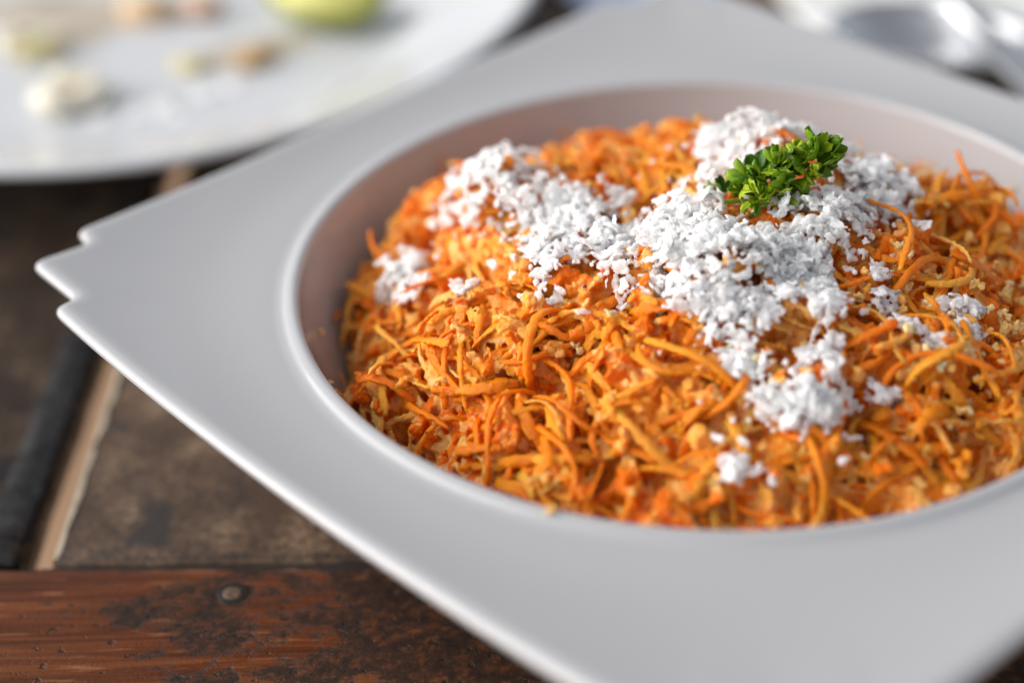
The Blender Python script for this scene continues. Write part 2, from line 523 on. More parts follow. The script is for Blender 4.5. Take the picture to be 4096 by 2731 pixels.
ztop = rings[-1][:, 2]
for k in range(1, 13):                        # rounded edge, slightly beaded
    a = math.pi * k / 12
    P = INS + _nrm * (0.0026 * math.sin(a) if a < math.pi else 0)
    z = ztop - 0.0018 + 0.0018 * math.cos(a) + 0.0003 * math.sin(a) ** 2
    rings.append(np.c_[P, z])
for t in np.linspace(0.12, 1, 9):             # underside back to the body
    P = INS * (1 - t) + CIRC * 0.0835 * t
    rings.append(np.c_[P, (ztop - 0.0036) * (1 - t) + (ZR - 0.0065) * t])
V = np.concatenate(rings)
F = []
for j in range(len(rings) - 1):
    for k in range(NO):
        k2 = (k + 1) % NO
        F.append((j * NO + k, (j + 1) * NO + k, (j + 1) * NO + k2, j * NO + k2))
rim = mesh_obj("rim", V, F, porcelain_m, bowl)
# well: lip, inner wall, floor, outer wall, foot
inner = spline([(RJ, ZR - 0.0003), (0.0894, ZR - 0.00024), (0.0882, ZR + 0.0000), (0.0872, ZR + 0.0006), (0.0862, ZR + 0.00095), (0.0853, ZR + 0.0008), (0.0846, ZR - 0.0001), (0.0839, ZR - 0.0030), (0.0815, ZR - 0.010), (0.077, ZR - 0.020), (0.070, ZR - 0.030), (0.058, ZR - 0.0372), (0.04, ZR - 0.0395), (0.02, ZR - 0.040), (0.0005, ZR - 0.040)], 5)
V, F = lathe([tuple(p) for p in inner], 220)
F = [f[::-1] for f in F]
mesh_obj("well", V, F, porcelain_m, bowl)
outer = spline([(0.0835, ZR - 0.0065), (0.0832, ZR - 0.012), (0.080, ZR - 0.022), (0.0735, ZR - 0.033), (0.063, ZR - 0.041), (0.050, ZR - 0.0445)], 4)
V, F = lathe([tuple(p) for p in outer], 160)
mesh_obj("outer_wall", V, F, porcelain_m, bowl)
V, F = lathe([(0.0505, 0.0058), (0.0500, 0.0012), (0.0485, 0.0), (0.0465, 0.0), (0.0455, 0.0015), (0.0450, 0.0052), (0.0004, 0.0056)], 120)
mesh_obj("foot_ring", V, F, porcelain_m, bowl)

# ------------------------------------------------------------------ round plate behind
PC = (-0.1671, 0.2287)
plate = empty("round_plate", (PC[0], PC[1], 0))
tag(plate, "large round white plate with food scraps, behind the square bowl", "plate")
prof = spline([(0.0005, 0.0085), (0.05, 0.0085), (0.082, 0.0088), (0.091, 0.0105), (0.098, 0.0150), (0.106, 0.0180), (0.120, 0.0222), (0.1290, 0.0252), (0.1315, 0.0259), (0.1330, 0.0246), (0.1325, 0.0228), (0.128, 0.0212), (0.112, 0.0163), (0.098, 0.0110), (0.090, 0.0060), (0.080, 0.0042), (0.0785, 0.0004), (0.0765, 0.0), (0.0745, 0.0006), (0.0735, 0.0040), (0.0005, 0.0045)], 5)
V, F = lathe([tuple(p) for p in prof], 200)
k = 200 * 45
cut = 45                                   # profile row at the outer edge
rows = len(prof)
Vn = np.array(V)
def rows_mesh(name, r0, r1):
    v = Vn[r0 * 200:(r1 + 1) * 200]
    f = []
    for j in range(r1 - r0):
        for q in range(200):
            q2 = (q + 1) % 200
            f.append((j * 200 + q, j * 200 + q2, (j + 1) * 200 + q2, (j + 1) * 200 + q))
    return mesh_obj(name, v, f, plate_m, plate)
rows_mesh("plate_rim", 15, 70)
rows_mesh("plate_centre", 0, 15)
rows_mesh("foot_ring", 70, rows - 1)

# ------------------------------------------------------------------ heap of salad
BUMP = [(-.056, .024, .014, .006), (-.030, .018, .016, .003), (.018, .022, .014, .004), (.050, .012, .012, .007), (.014, -.004, .02, .004), (-.012, -.030, .018, .003), (.03, -.035, .016, .003)]
def heap(x, y):
    x = np.asarray(x, float); y = np.asarray(y, float)
    r = np.hypot(x - .003, y + .003) / .0805
    z = .0365 + .0272 * np.clip(1 - r ** 2, 0, None) ** .9
    for bx, by, s, h in BUMP: z = z + h * np.exp(-((x - bx) ** 2 + (y - by) ** 2) / (2 * s * s))
    return z
def lumpy(x, y):
    x = np.asarray(x, float); y = np.asarray(y, float)
    P = np.stack([x * 66, y * 66, np.zeros_like(x) + 2.2], -1)
    P2 = np.stack([x * 190, y * 190, np.zeros_like(x) + 7.2], -1)
    c = np.abs(vnoise(P * 0.9 + 11.0) + 0.35 * vnoise(P2 + 4.0))
    crev = np.clip(1 - c / 0.19, 0, 1)
    return heap(x, y) + 0.0052 * vnoise(P) + 0.0022 * vnoise(P2) - 0.0070 * crev * crev * (3 - 2 * crev) + 0.0008
def normal_at(x, y, h=0.0022, f=lumpy):
    dx = (f(x + h, y) - f(x - h, y)) / (2 * h); dy = (f(x, y + h) - f(x, y - h)) / (2 * h)
    n = np.stack([-dx, -dy, np.ones_like(dx)], -1)
    return n / np.linalg.norm(n, axis=-1, keepdims=True)
CAM = np.array([-0.0321, -0.3077, 0.2395])

salad = empty("carrot_salad", (0.003, -0.003, 0.012))
tag(salad, "heaped orange salad of grated carrot and pale crumbs filling the square bowl", "salad")
SL = np.array(salad.location)
# where the coconut lies (mm): x, y, half widths, number of flakes
COCO = [(-24, 6, 9, 7, 26), (-27, -5, 10, 7, 30), (6, 4, 9, 7, 22), (-22, -10, 13, 8, 46), (-36, 8, 12, 8, 34), (28, 2, 8, 7, 34), (22, -14, 7, 8, 26), (36, 8, 6, 5, 20), (-10, -20, 12, 8, 40), (9.5, 20.5, 9.1, 9.5, 66), (1.3, 24.8, 2.8, 6, 14), (20, 23, 8, 5, 26), (31, 18, 6, 4, 10), (-42, 24, 7, 5, 24), (-64, 7, 4, 5, 30), (-61, -2, 4, 4, 12), (-7.1, -6.7, 8.4, 6.9, 45), (-14.3, -12.2, 9.1, 6.4, 40), (-3.0, -20.0, 9.1, 6.4, 60), (4.8, -25.2, 9.9, 6.2, 60), (-8.5, -27.1, 6.5, 4.6, 35), (16.7, -14.9, 6.1, 6.7, 25), (13.9, -25.1, 5.8, 5.3, 25), (25.9, -5.1, 5.6, 8.1, 25), (35.8, 1.7, 4.3, 5.2, 14), (-4.2, -34.9, 5.6, 3.3, 22), (2.0, -38.8, 6.4, 4.1, 26), (10.4, -34.4, 4.0, 4.1, 14), (18.1, -31.3, 3.7, 5.4, 16), (0.0, -44.0, 3.6, 3.6, 14), (2.8, -47.8, 3.9, 1.9, 10), (17.8, -40.4, 2.8, 3.7, 12), (15.6, -46.4, 3.2, 3.0, 12), (7.8, -54.2, 6.3, 2.3, 22), (12.2, -57.1, 5.5, 2.3, 22), (18.2, -51.5, 2.4, 2.1, 9), (-49.9, 16.1, 5.4, 6.3, 22), (-43.2, 17.0, 4.8, 6.1, 16), (-31.2, 2.1, 7.0, 4.9, 22), (-32.3, -12.7, 5.1, 5.1, 18), (-20.8, -3.9, 6.3, 6.2, 24), (-36.7, -8.4, 3.5, 4.4, 8), (-33.3, -21.6, 2.5, 4.7, 11), (-62.1, 8.2, 3.6, 4.5, 6), (-49.9, -14.7, 1.6, 3.9, 5), (32.8, -38.2, 3.4, 1.8, 8), (36.5, -41.3, 3.4, 3.1, 8), (44.7, -27.9, 4.2, 2.2, 9), (45.3, -34.0, 1.7, 3.8, 6), (28.0, -49.8, 3.8, 2.0, 12), (29.4, -26.9, 2.3, 5.7, 8), (-1.7, -66.0, 2.5, 2.3, 9), (2.9, -66.8, 1.0, 0.9, 3), (5.0, -68.8, 0.8, 0.8, 2), (16.9, -64.6, 1.0, 1.2, 2), (-4.4, -61.0, 1.4, 1.2, 3), (0.2, -61.8, 1.0, 1.0, 2), (-13.7, -46.3, 0.6, 0.8, 1), (-22.0, -34.8, 1.5, 1.5, 2), (-15.6, -36.8, 0.8, 0.9, 1), (41.3, -5.6, 1.0, 1.4, 1), (40.2, -9.5, 1.0, 2.7, 3), (-22.3, -22.6, 1.3, 2.0, 2)]
def coco_cover(x, y):
    c = np.zeros_like(np.asarray(x, float))
    for bx, by, sx, sy, n in COCO:
        if n < 8: continue
        c = np.maximum(c, np.clip(1.35 - np.hypot((x * 1000 - bx) / (sx + 1), (y * 1000 - by) / (sy + 1)), 0, 1))
    return c
# packed body under the loose shreds: a torn, crumbly mash
NR, NA = 300, 560
ri = np.linspace(0.0005, 0.0815, NR); ai = np.linspace(0, 2 * np.pi, NA, endpoint=False)
rr, aa = np.meshgrid(ri, ai, indexing='ij')
rr = rr * (1 - 0.018 * np.clip(-np.cos(aa - 0.55), 0, 1) ** 2)
V = np.stack([0.003 + rr.ravel() * np.cos(aa.ravel()), -0.003 + rr.ravel() * np.sin(aa.ravel())], 1)
rad = np.hypot(V[:, 0], V[:, 1]); V *= np.minimum(1, 0.0790 / np.maximum(rad, 1e-6))[:, None]
z = lumpy(V[:, 0], V[:, 1]); nn = normal_at(V[:, 0], V[:, 1], 0.003)
V = np.c_[V, z]
w = np.stack([vnoise(V * 330 + k * 9.1) for k in range(3)], -1)
h = 0.0020 * vnoise(V * 230 + w * .8) + 0.0013 * (1 - 2 * np.abs(vnoise(V * 480 + 5.0 + w))) + 0.0007 * vnoise(V * 1150 + 3.0) + 0.0004 * vnoise(V * 2300)
V = V + nn * (h - 0.0042)[:, None] + w * 0.0009
V = V - SL
I = np.arange(NR * NA).reshape(NR, NA); J = np.roll(I, -1, 1)
F = np.concatenate([np.stack([I[:-1], I[1:], J[1:]], -1).reshape(-1, 3), np.stack([I[:-1], J[1:], J[:-1]], -1).reshape(-1, 3)])
# closed below, so that it has an inside
Vb = V.copy(); Vb[:, 2] = np.minimum(V[:, 2] - 0.004, 0.0135 - SL[2])
nV = len(V); O = I[-1]; O2 = np.roll(O, -1)
F = np.concatenate([F, F[:, ::-1] + nV, np.stack([O, O + nV, O2 + nV], -1), np.stack([O, O2 + nV, O2], -1),
                    np.stack([I[0, :-2] * 0 + I[0, 0], I[0, 1:-1], I[0, 2:]], -1), np.stack([I[0, :-2] * 0 + I[0, 0], I[0, 2:], I[0, 1:-1]], -1) + nV])
BODY = (np.concatenate([V, Vb]) + SL, F)

def grow_together(V, F, voxel):
    """one skin grown over everything that touches"""
    me = bpy.data.meshes.new("tmp")
    V = np.asarray(V, np.float32); F = np.asarray(F, np.int32)
    me.vertices.add(len(V)); me.vertices.foreach_set("co", V.ravel())
    me.loops.add(F.size); me.loops.foreach_set("vertex_index", F.ravel())
    me.polygons.add(len(F)); me.polygons.foreach_set("loop_start", np.arange(len(F), dtype=np.int32) * 3)
    me.update(calc_edges=True)
    o = bpy.data.objects.new("tmp", me); COL.objects.link(o)
    md = o.modifiers.new("r", 'REMESH'); md.mode = 'VOXEL'; md.voxel_size = voxel
    dg = bpy.context.evaluated_depsgraph_get(); dg.update()
    m2 = bpy.data.meshes.new_from_object(o.evaluated_get(dg), depsgraph=dg)
    bpy.data.objects.remove(o); bpy.data.meshes.remove(me)
    m2.calc_loop_triangles()
    P = np.empty(len(m2.vertices) * 3, np.float32); m2.vertices.foreach_get("co", P); P = P.reshape(-1, 3).astype(float)
    T = np.empty(len(m2.loop_triangles) * 3, np.int32); m2.loop_triangles.foreach_get("vertices", T); T = T.reshape(-1, 3)
    Nn = np.empty(len(m2.vertices) * 3, np.float32); m2.vertices.foreach_get("normal", Nn); Nn = Nn.reshape(-1, 3).astype(float)
    bpy.data.meshes.remove(m2)
    return P, T, Nn
class ToneGrid:
    """remembers which tone was laid where, on a fine grid"""
    def __init__(s, h=0.0007):
        s.h = h; s.o = np.array([-.1, -.1, 0.0]); s.n = (np.array([.2, .2, .1]) / h).astype(int) + 2
        s.g = np.full(s.n, np.nan, np.float32)
    def _i(s, P): return tuple(np.clip(((P - s.o) / s.h).astype(int), 0, s.n - 1).T)
    def put(s, P, t):
        s.g[s._i(P)] = t
    def get(s, P):
        r = s.g[s._i(P)].copy()
        for d in ((1, 0, 0), (-1, 0, 0), (0, 1, 0), (0, -1, 0), (0, 0, 1), (0, 0, -1)):
            m = np.isnan(r)
            if not m.any(): break
            r[m] = s.g[s._i(P[m] + np.array(d) * s.h)]
        return r

# --- shred prototypes: curled, twisted strips with ragged edges
def shred_proto(L, w, t, curl, side, twist, nseg=16, rag=0.16):
    m = 8
    ring = [(-0.5, 0.0), (-0.44, 0.42), (0.0, 0.5), (0.44, 0.42), (0.5, 0.0), (0.44, -0.42), (0.0, -0.5), (-0.44, -0.42)]
    p = np.zeros(3); d = np.array([1.0, 0, 0]); up = np.array([0, 0, 1.0])
    P, D, U = [], [], []
    ds = L / (nseg - 1)
    ph = random.random() * 6.28
    for i in range(nseg):
        u = i / (nseg - 1)
        P.append(p.copy()); D.append(d.copy()); U.append(up.copy())
        sd = np.cross(up, d)
        c = curl * (1 + 0.6 * math.sin(3.1 * u + ph)); s_ = side * math.sin(2.4 * u + ph * 2)
        d = d - up * c * ds + sd * s_ * ds; d /= np.linalg.norm(d)
        up = up - d * (up @ d); up /= np.linalg.norm(up)
        a = twist * ds / L
        sd = np.cross(up, d)
        up = up * math.cos(a) + sd * math.sin(a)
        p = p + d * ds
    P = np.array(P); mid = P[nseg // 2].copy(); P -= mid
    B = np.stack([D[nseg // 2], np.cross(U[nseg // 2], D[nseg // 2]), U[nseg // 2]], 1)
    P = P @ B; D = [d_ @ B for d_ in D]; U = [u_ @ B for u_ in U]
    P[:, 2] += 0.35 * -P[:, 2].min() if P[:, 2].min() < 0 else 0
    V, F = [], []
    for i in range(nseg):
        u = i / (nseg - 1)
        end = min(u, 1 - u)
        tap = (0.62 + 0.38 * min(1, end / 0.10)) * (1 + 0.14 * math.sin(5 * u + ph))
        sd = np.cross(U[i], D[i])
        for (a, b) in ring:
            jr = 1 + rag * (random.random() - 0.5) * (2 if abs(a) > 0.4 else 1)
            V.append(P[i] + sd * a * w * tap * jr + U[i] * b * t * (0.5 + 0.5 * min(1, end / 0.08)) * (1 + 0.5 * rag * (random.random() - 0.5)))
    for i in range(nseg - 1):
        for k in range(m):
            k2 = (k + 1) % m
            a, b, c, d_ = i * m + k, i * m + k2, (i + 1) * m + k2, (i + 1) * m + k
            F += [(a, b, c), (a, c, d_)]
    for base, order in ((0, 1), ((nseg - 1) * m, -1)):
        for k in range(1, m - 1):
            f = (base, base + k + 1, base + k)
            F.append(f if order == 1 else f[::-1])
    V = np.array(V); o = np.random.default_rng(int(ph * 1e5)).random(3) * 30
    V = V + 0.00016 * np.stack([fbm(V / .0009 + o + k * 7.7, 2) for k in range(3)], -1)
    return V, np.array(F)
SHRED = []
random.seed(23)
for i in range(60):
    kind = i % 12
    if kind in (0, 1, 2, 6, 7): a = (random.uniform(.015, .030), random.uniform(.0011, .0017), random.uniform(.0007, .0010), random.uniform(40, 130), random.choice((-1, 1)) * random.uniform(30, 110), random.uniform(-2, 2), 30)
    elif kind in (3, 4, 8, 9): a = (random.uniform(.013, .024), random.uniform(.0016, .0025), random.uniform(.0006, .0009), random.uniform(25, 80), random.choice((-1, 1)) * random.uniform(15, 75), random.uniform(-1.6, 1.6), 28)
    elif kind == 10: a = (random.uniform(.013, .020), random.uniform(.0026, .0036), random.uniform(.0006, .0008), random.uniform(25, 70), random.uniform(-40, 40), random.uniform(-1.4, 1.4), 24)
    else: a = (random.uniform(.008, .014), random.uniform(.0013, .0022), random.uniform(.0006, .0010), random.uniform(10, 80), random.uniform(-60, 60), random.uniform(-1, 1), 16)
    SHRED.append(shred_proto(*a, rag=0.30))

# --- ragged crumb prototypes: grains grown into a flake, remeshed into one skin
def crumb_proto(n, r0, r1, flat, stretch, voxel, rough):
    pts = [np.zeros(3)]; rs = [r1]
    for k in range(n - 1):
        b = pts[random.randrange(max(0, len(pts) - 8), len(pts))] if random.random() < 0.62 else random.choice(pts)
        d = np.array([random.gauss(0, 1) * stretch, random.gauss(0, 1), random.gauss(0, 1) * flat]); d /= np.linalg.norm(d)
        r = random.uniform(r0, r1)
        pts.append(b + d * r * 1.15); rs.append(r)
    P = np.array(pts); P -= P.mean(0)
    bm = bmesh.new()
    for p, r in zip(P, rs):
        bmesh.ops.create_icosphere(bm, subdivisions=1, radius=r, matrix=Matrix.Translation(p) @ Matrix.Rotation(random.random() * 6, 4, Vector((random.random(), random.random(), random.random() + 0.1)).normalized()) @ Matrix.Diagonal((random.uniform(.9, 1.9), random.uniform(.7, 1.3), random.uniform(.35, .9), 1)))
    me = bpy.data.meshes.new("tmp"); bm.to_mesh(me); bm.free()
    return skin(me, voxel, rough)
def skin(me, voxel, rough):
    o = bpy.data.objects.new("tmp", me); COL.objects.link(o)
    md = o.modifiers.new("r", 'REMESH'); md.mode = 'VOXEL'; md.voxel_size = voxel
    dg = bpy.context.evaluated_depsgraph_get(); dg.update()
    m2 = bpy.data.meshes.new_from_object(o.evaluated_get(dg), depsgraph=dg)
    bpy.data.objects.remove(o); bpy.data.meshes.remove(me)
    m2.calc_loop_triangles()
    V = np.empty(len(m2.vertices) * 3); m2.vertices.foreach_get("co", V); V = V.reshape(-1, 3)
    T = np.empty(len(m2.loop_triangles) * 3, np.int32); m2.loop_triangles.foreach_get("vertices", T); T = T.reshape(-1, 3)
    bpy.data.meshes.remove(m2)
    off = np.array([random.random() * 30 for _ in range(3)])
    nz = np.stack([fbm(V / rough + off + s * 11.7, 2) for s in range(3)], -1)
    n2 = np.stack([vnoise(V / (rough * .38) + off + s * 5.1) for s in range(3)], -1)
    V = V + nz * rough * 0.26 + n2 * rough * 0.16
    return V, T
def shard_proto(L, W, th, voxel):
    """a grated sliver: a thin bent sheet with a torn, toothed outline"""
    h = 0.00022
    nx, ny = int(L / h), int(W / h)
    o = random.random() * 50
    x = (np.arange(nx + 1) / nx - .5) * L; y = (np.arange(ny + 1) / ny - .5) * W
    X, Y = np.meshgrid(x, y, indexing='ij')
    q = np.stack([X * 900 + o, Y * 900, X * 0 + o], -1)
    f = 1 - (2 * X / L) ** 2 - (2 * Y / W) ** 2 + 0.75 * fbm(q, 3) + 0.25 * vnoise(q * 4.1)
    m = (f[:-1, :-1] + f[1:, 1:] + f[1:, :-1] + f[:-1, 1:]) > 0.9
    bx, by = random.uniform(-90, 90), random.uniform(-60, 160)
    Z = bx * X * X + by * Y * Y + 0.0005 * fbm(q * .6 + 9, 2)
    t = th * (0.55 + 0.45 * np.clip(f, 0, 1)) * (1 + .35 * vnoise(q * 1.7 + 4))
    V, F, ix = [], [], {}
    def vid(i, j, s_):
        k = (i, j, s_)
        if k not in ix:
            ix[k] = len(V); V.append((X[i, j], Y[i, j], Z[i, j] + s_ * t[i, j] / 2))
        return ix[k]
    for i in range(nx):
        for j in range(ny):
            if not m[i, j]: continue
            F.append([vid(i, j, 1), vid(i + 1, j, 1), vid(i + 1, j + 1, 1), vid(i, j + 1, 1)])
            F.append([vid(i, j, -1), vid(i, j + 1, -1), vid(i + 1, j + 1, -1), vid(i + 1, j, -1)])
            for di, dj, p, q2 in ((-1, 0, (i, j + 1), (i, j)), (1, 0, (i + 1, j), (i + 1, j + 1)), (0, -1, (i, j), (i + 1, j)), (0, 1, (i + 1, j + 1), (i, j + 1))):
                a, b = i + di, j + dj
                if not (0 <= a < nx and 0 <= b < ny and m[a, b]):
                    F.append([vid(*q2, 1), vid(*p, 1), vid(*p, -1), vid(*q2, -1)])
    me = bpy.data.meshes.new("tmp"); me.from_pydata(V, [], F); me.update()
    return skin(me, voxel, .0005)
def shards(n, voxel):
    return [shard_proto(random.uniform(.0035, .0075), random.uniform(.0018, .0040), random.uniform(.00045, .0008), voxel) for _ in range(n)]
FLAKE = shards(14, .00017) + [crumb_proto(random.randint(22, 50), .00018, .00045, random.uniform(.22, .5), random.uniform(.8, 1.7), .00018, .0006) for _ in range(5)]
FLAKE_LOW = shards(14, .00026) + [crumb_proto(random.randint(22, 50), .00020, .00050, random.uniform(.22, .5), random.uniform(.8, 1.7), .00028, .0006) for _ in range(4)]
FLAKE_SMALL = [crumb_proto(random.randint(5, 14), .00025, .00055, .7, 1.1, .00022, .0006) for _ in range(8)]
CHUNK = [crumb_proto(random.randint(8, 22), .0004, .0010, random.uniform(.4, .9), random.uniform(.9, 2.0), .00034, .0009) for _ in range(14)]

def frame(nrm, ang, tilt, tdir):
    """rotation matrices whose z is the surface normal tilted, x at angle ang in the tangent plane"""
    z = nrm + tdir * tilt; z = z / np.linalg.norm(z)
    a = np.array([math.cos(ang), math.sin(ang), 0.0]); x = a - z * (a @ z); x /= np.linalg.norm(x)
    y = np.cross(z, x)
    return np.stack([x, y, z], 1)

def sample(n, rmax=0.0808, f=None):
    """points spread evenly over the heap's skin, thicker where it is steep"""
    out = []
    while len(out) < n:
        m = 4000
        x = rng.uniform(-.082, .086, m); y = rng.uniform(-.086, .082, m)
        ok = (np.hypot(x - .003, y + .003) < rmax * (1 - 0.018 * np.clip(-np.cos(np.arctan2(y + .003, x - .003) - 0.55), 0, 1) ** 2)) & (np.hypot(x, y) < 0.0800)
        x, y = x[ok], y[ok]
        nz = normal_at(x, y)[:, 2]
        keep = rng.random(len(x)) < 0.40 / np.maximum(nz, 0.35)
        for a, b in zip(x[keep], y[keep]): out.append((a, b))
    return np.array(out[:n])

def clip_bowl(P):
    """keep a piece inside the bowl's wall"""
    r = np.hypot(P[:, 0], P[:, 1]); z = P[:, 2]
    lim = np.interp(z, [0.010, 0.0128, 0.020, 0.030, 0.040, 0.047, 0.0495, 0.06], [0.03, 0.057, 0.069, 0.0762, 0.0808, 0.0826, 0.0832, 0.0835])
    s = np.minimum(1.0, lim / np.maximum(r, 1e-6))
    Q = P.copy(); Q[:, :2] *= s[:, None]
    Q[:, 2] = np.maximum(Q[:, 2], 0.0112)
    return Q

class Mass:
    def __init__(s): s.V, s.F, s.T, s.n = [], [], [], 0
    def add(s, V, F):
        s.V.append(V); s.F.append(F + s.n); s.T.append(np.full(len(V), random.random())); s.n += len(V)
    def build(s, name, mat, parent, origin):
        me = fast_mesh(name, np.concatenate(s.V) - origin, np.concatenate(s.F), mat, np.concatenate(s.T))
        o = link(name, me, parent); o["kind"] = "stuff"
        return o

def proto_meshes(name, protos, mat):
    return [fast_mesh(name, v, f, mat) for v, f in protos]

def place(me, M3, loc, scale, parent, origin, name):
    o = bpy.data.objects.new(name, me)
    COL.objects.link(o); o.parent = parent
    o.matrix_local = Matrix.Translation(Vector(loc - origin)) @ Matrix(M3.tolist()).to_4x4() @ Matrix.Diagonal((scale, scale, scale, 1))
    return o

def rand_dir():
    v = rng.normal(size=3); return v / np.linalg.norm(v)

# gather all shred placements, outermost and most visible first
def fits(V, M3, loc, s):
    P = (V * s) @ M3.T + loc
    return np.abs(clip_bowl(P) - P).max() < 0.0006

pl = []
pts = sample(2300)
nr = normal_at(pts[:, 0], pts[:, 1], 0.004); zz = lumpy(pts[:, 0], pts[:, 1]); cov = coco_cover(pts[:, 0], pts[:, 1])
for (x, y), n_, z, cv in zip(pts, nr, zz, cov):
    k = random.randrange(len(SHRED))
    off = random.uniform(-0.0050, -0.0006) if random.random() < 0.9 else random.uniform(-0.0006, 0.0004)
    tilt = abs(random.gauss(0, 0.13))
    if n_[2] < .8 or y > .02: off -= .0010
    if math.hypot(x - .0115, y + .0090) < .013 or math.hypot(x - .022, y + .007) < .008: off = min(off, -.0022); tilt *= .4
    if cv > 0.2:
        if random.random() < .75: continue
        off = min(off, -0.0008); tilt = min(tilt, .15)
    M3 = frame(n_, random.uniform(0, 6.283), tilt, rand_dir())
    loc = np.array([x, y, z]) + n_ * off
    s = random.uniform(0.62, 1.0)
    view = CAM - loc; view /= np.linalg.norm(view)
    pl.append((off + 0.002 * (n_ @ view) - .003 * cv + random.uniform(-.0006, .0006) + (0.0 if n_ @ view > 0.15 else -1), k, M3, loc, s))
pl.sort(key=lambda a: -a[0])
shred_me = proto_meshes("carrot_shred", SHRED, carrot_m)
tones = ToneGrid(); mash = Mass(); mash.add(*BODY); made = 0
def mash_add(V, F, t):
    mash.add(V, F); tones.put(V, t)
for q, k, M3, loc, s in pl:
    V, F = SHRED[k]
    if made < 300 and fits(V, M3, loc, s) and q > -0.5 and len(V) > 90:
        place(shred_me[k], M3, loc, s, salad, SL, "carrot_shred"); made += 1
    else:
        mash_add(clip_bowl((V * s) @ M3.T + loc), F, float(np.clip(.34 + .30 * vnoise(loc[None] * 95)[0] + random.gauss(0, .12), .01, .76)))

# ragged orange bits between the shreds
pts = sample(1700); nr = normal_at(pts[:, 0], pts[:, 1]); zz = lumpy(pts[:, 0], pts[:, 1])
for (x, y), n_, z in zip(pts, nr, zz):
    V, F = random.choice(CHUNK)
    M3 = frame(n_, random.uniform(0, 6.283), abs(random.gauss(0, .5)), rand_dir())
    loc2 = np.array([x, y, z])
    mash_add(clip_bowl((V * random.uniform(.45, 1.1)) @ M3.T + loc2 + n_ * random.uniform(-.0048, .0002)), F, float(np.clip(.42 + .30 * vnoise(loc2[None] * 95)[0] + random.gauss(0, .10), .01, .70)))

# pale cream crumbs, gathered in loose patches
cr = []
pts = sample(5200); nr = normal_at(pts[:, 0], pts[:, 1]); zz = lumpy(pts[:, 0], pts[:, 1])
patch = vnoise(np.c_[pts * 85, np.full(len(pts), 31.0)]) + 9.0 * np.clip(pts[:, 0] - 0.030, -0.02, 0.035) - 22.0 * np.clip(-.040 - pts[:, 1], 0, .03) - 30.0 * np.clip(-.030 - pts[:, 0], 0, .03)
order = np.argsort(-patch - rng.normal(size=len(pts)) * .16)[:760]
for i in order:
    n_ = nr[i]; loc = np.array([pts[i, 0], pts[i, 1], zz[i]])
    view = CAM - loc; view /= np.linalg.norm(view)
    off = random.uniform(-.0030, .0008)
    cr.append((off + 0.002 * (n_ @ view), n_, loc + n_ * off))
cr.sort(key=lambda a: -a[0])
crumb_me = proto_meshes("cream_crumb", CHUNK, cream_m)
made = 0
for q, n_, loc in cr:
    k = random.randrange(len(CHUNK)); V, F = CHUNK[k]
    M3 = frame(n_, random.uniform(0, 6.283), abs(random.gauss(0, .6)), rand_dir()); s = random.uniform(.28, .75)
    if made < 200 and fits(V, M3, loc, s):
        place(crumb_me[k], M3, loc, s, salad, SL, "cream_crumb"); made += 1
    else: mash_add(clip_bowl((V * s) @ M3.T + loc), F, random.uniform(.68, .90))
P, T, Nn = grow_together(np.concatenate(mash.V), np.concatenate(mash.F), 0.00034)
tn = tones.get(P)
tn = np.where(np.isnan(tn), np.clip(0.28 + 0.35 * vnoise(P * 260 + 40), 0.0, 0.62), tn)
cnt = np.zeros(len(P))
for a_, b_ in ((0, 1), (1, 2), (2, 0)): cnt += np.bincount(T[:, a_], minlength=len(P)) + np.bincount(T[:, b_], minlength=len(P))
for _ in range(3):                             # neighbouring bits stain each other
    acc = np.zeros(len(P))
    for a_, b_ in ((0, 1), (1, 2), (2, 0)):
        acc += np.bincount(T[:, a_], weights=tn[T[:, b_]], minlength=len(P)) + np.bincount(T[:, b_], weights=tn[T[:, a_]], minlength=len(P))
    tn = .35 * tn + .65 * acc / np.maximum(cnt, 1)
tn = np.clip(tn + 0.12 * vnoise(P * 600), 0.01, 0.99)
P = P + Nn * (0.00020 * vnoise(P * 1500) + 0.00016 * vnoise(P * 3100))[:, None]
part(link("salad_mash", fast_mesh("salad_mash", P - SL, T, mash_m, tn), salad), "stuff")
# strays left on the bowl's wall
for k in range(26):
    a = random.uniform(2.2, 4.5) if k < 18 else random.uniform(0, 2.2)
    z_ = random.uniform(.026, .044); r_ = float(np.interp(z_, [.020, .030, .040, .047], [.070, .077, .0815, .0837])) - .0006
    loc = np.array([r_ * math.cos(a), r_ * math.sin(a), z_]); n_ = np.array([-math.cos(a) * .9, -math.sin(a) * .9, .44])
    if k % 4 == 0:
        i = random.randrange(len(CHUNK)); place(crumb_me[i], frame(n_, random.random() * 6, .1, rand_dir()), loc, random.uniform(.25, .55), salad, SL, "cream_crumb")
    else:
        i = random.choice([q for q in range(len(SHRED)) if q % 6 == 5] if k % 2 else list(range(len(CHUNK))))
        if k % 2: place(shred_me[i], frame(n_, random.random() * 6, .1, rand_dir()), loc + n_ * .0006, random.uniform(.35, .6), salad, SL, "carrot_shred")
        else: place(crumb_me[i], frame(n_, random.random() * 6, .1, rand_dir()), loc, random.uniform(.25, .5), salad, SL, "cream_crumb")
i = 3
o = bpy.data.objects.new("crumb", fast_mesh("crumb", CHUNK[i][0] * .5, CHUNK[i][1], cream_m)); COL.objects.link(o)
o.location = (-.0336, -.0798, .0517)
tag(o, "single pale yellow crumb stuck on the front lip of the bowl", "crumb")
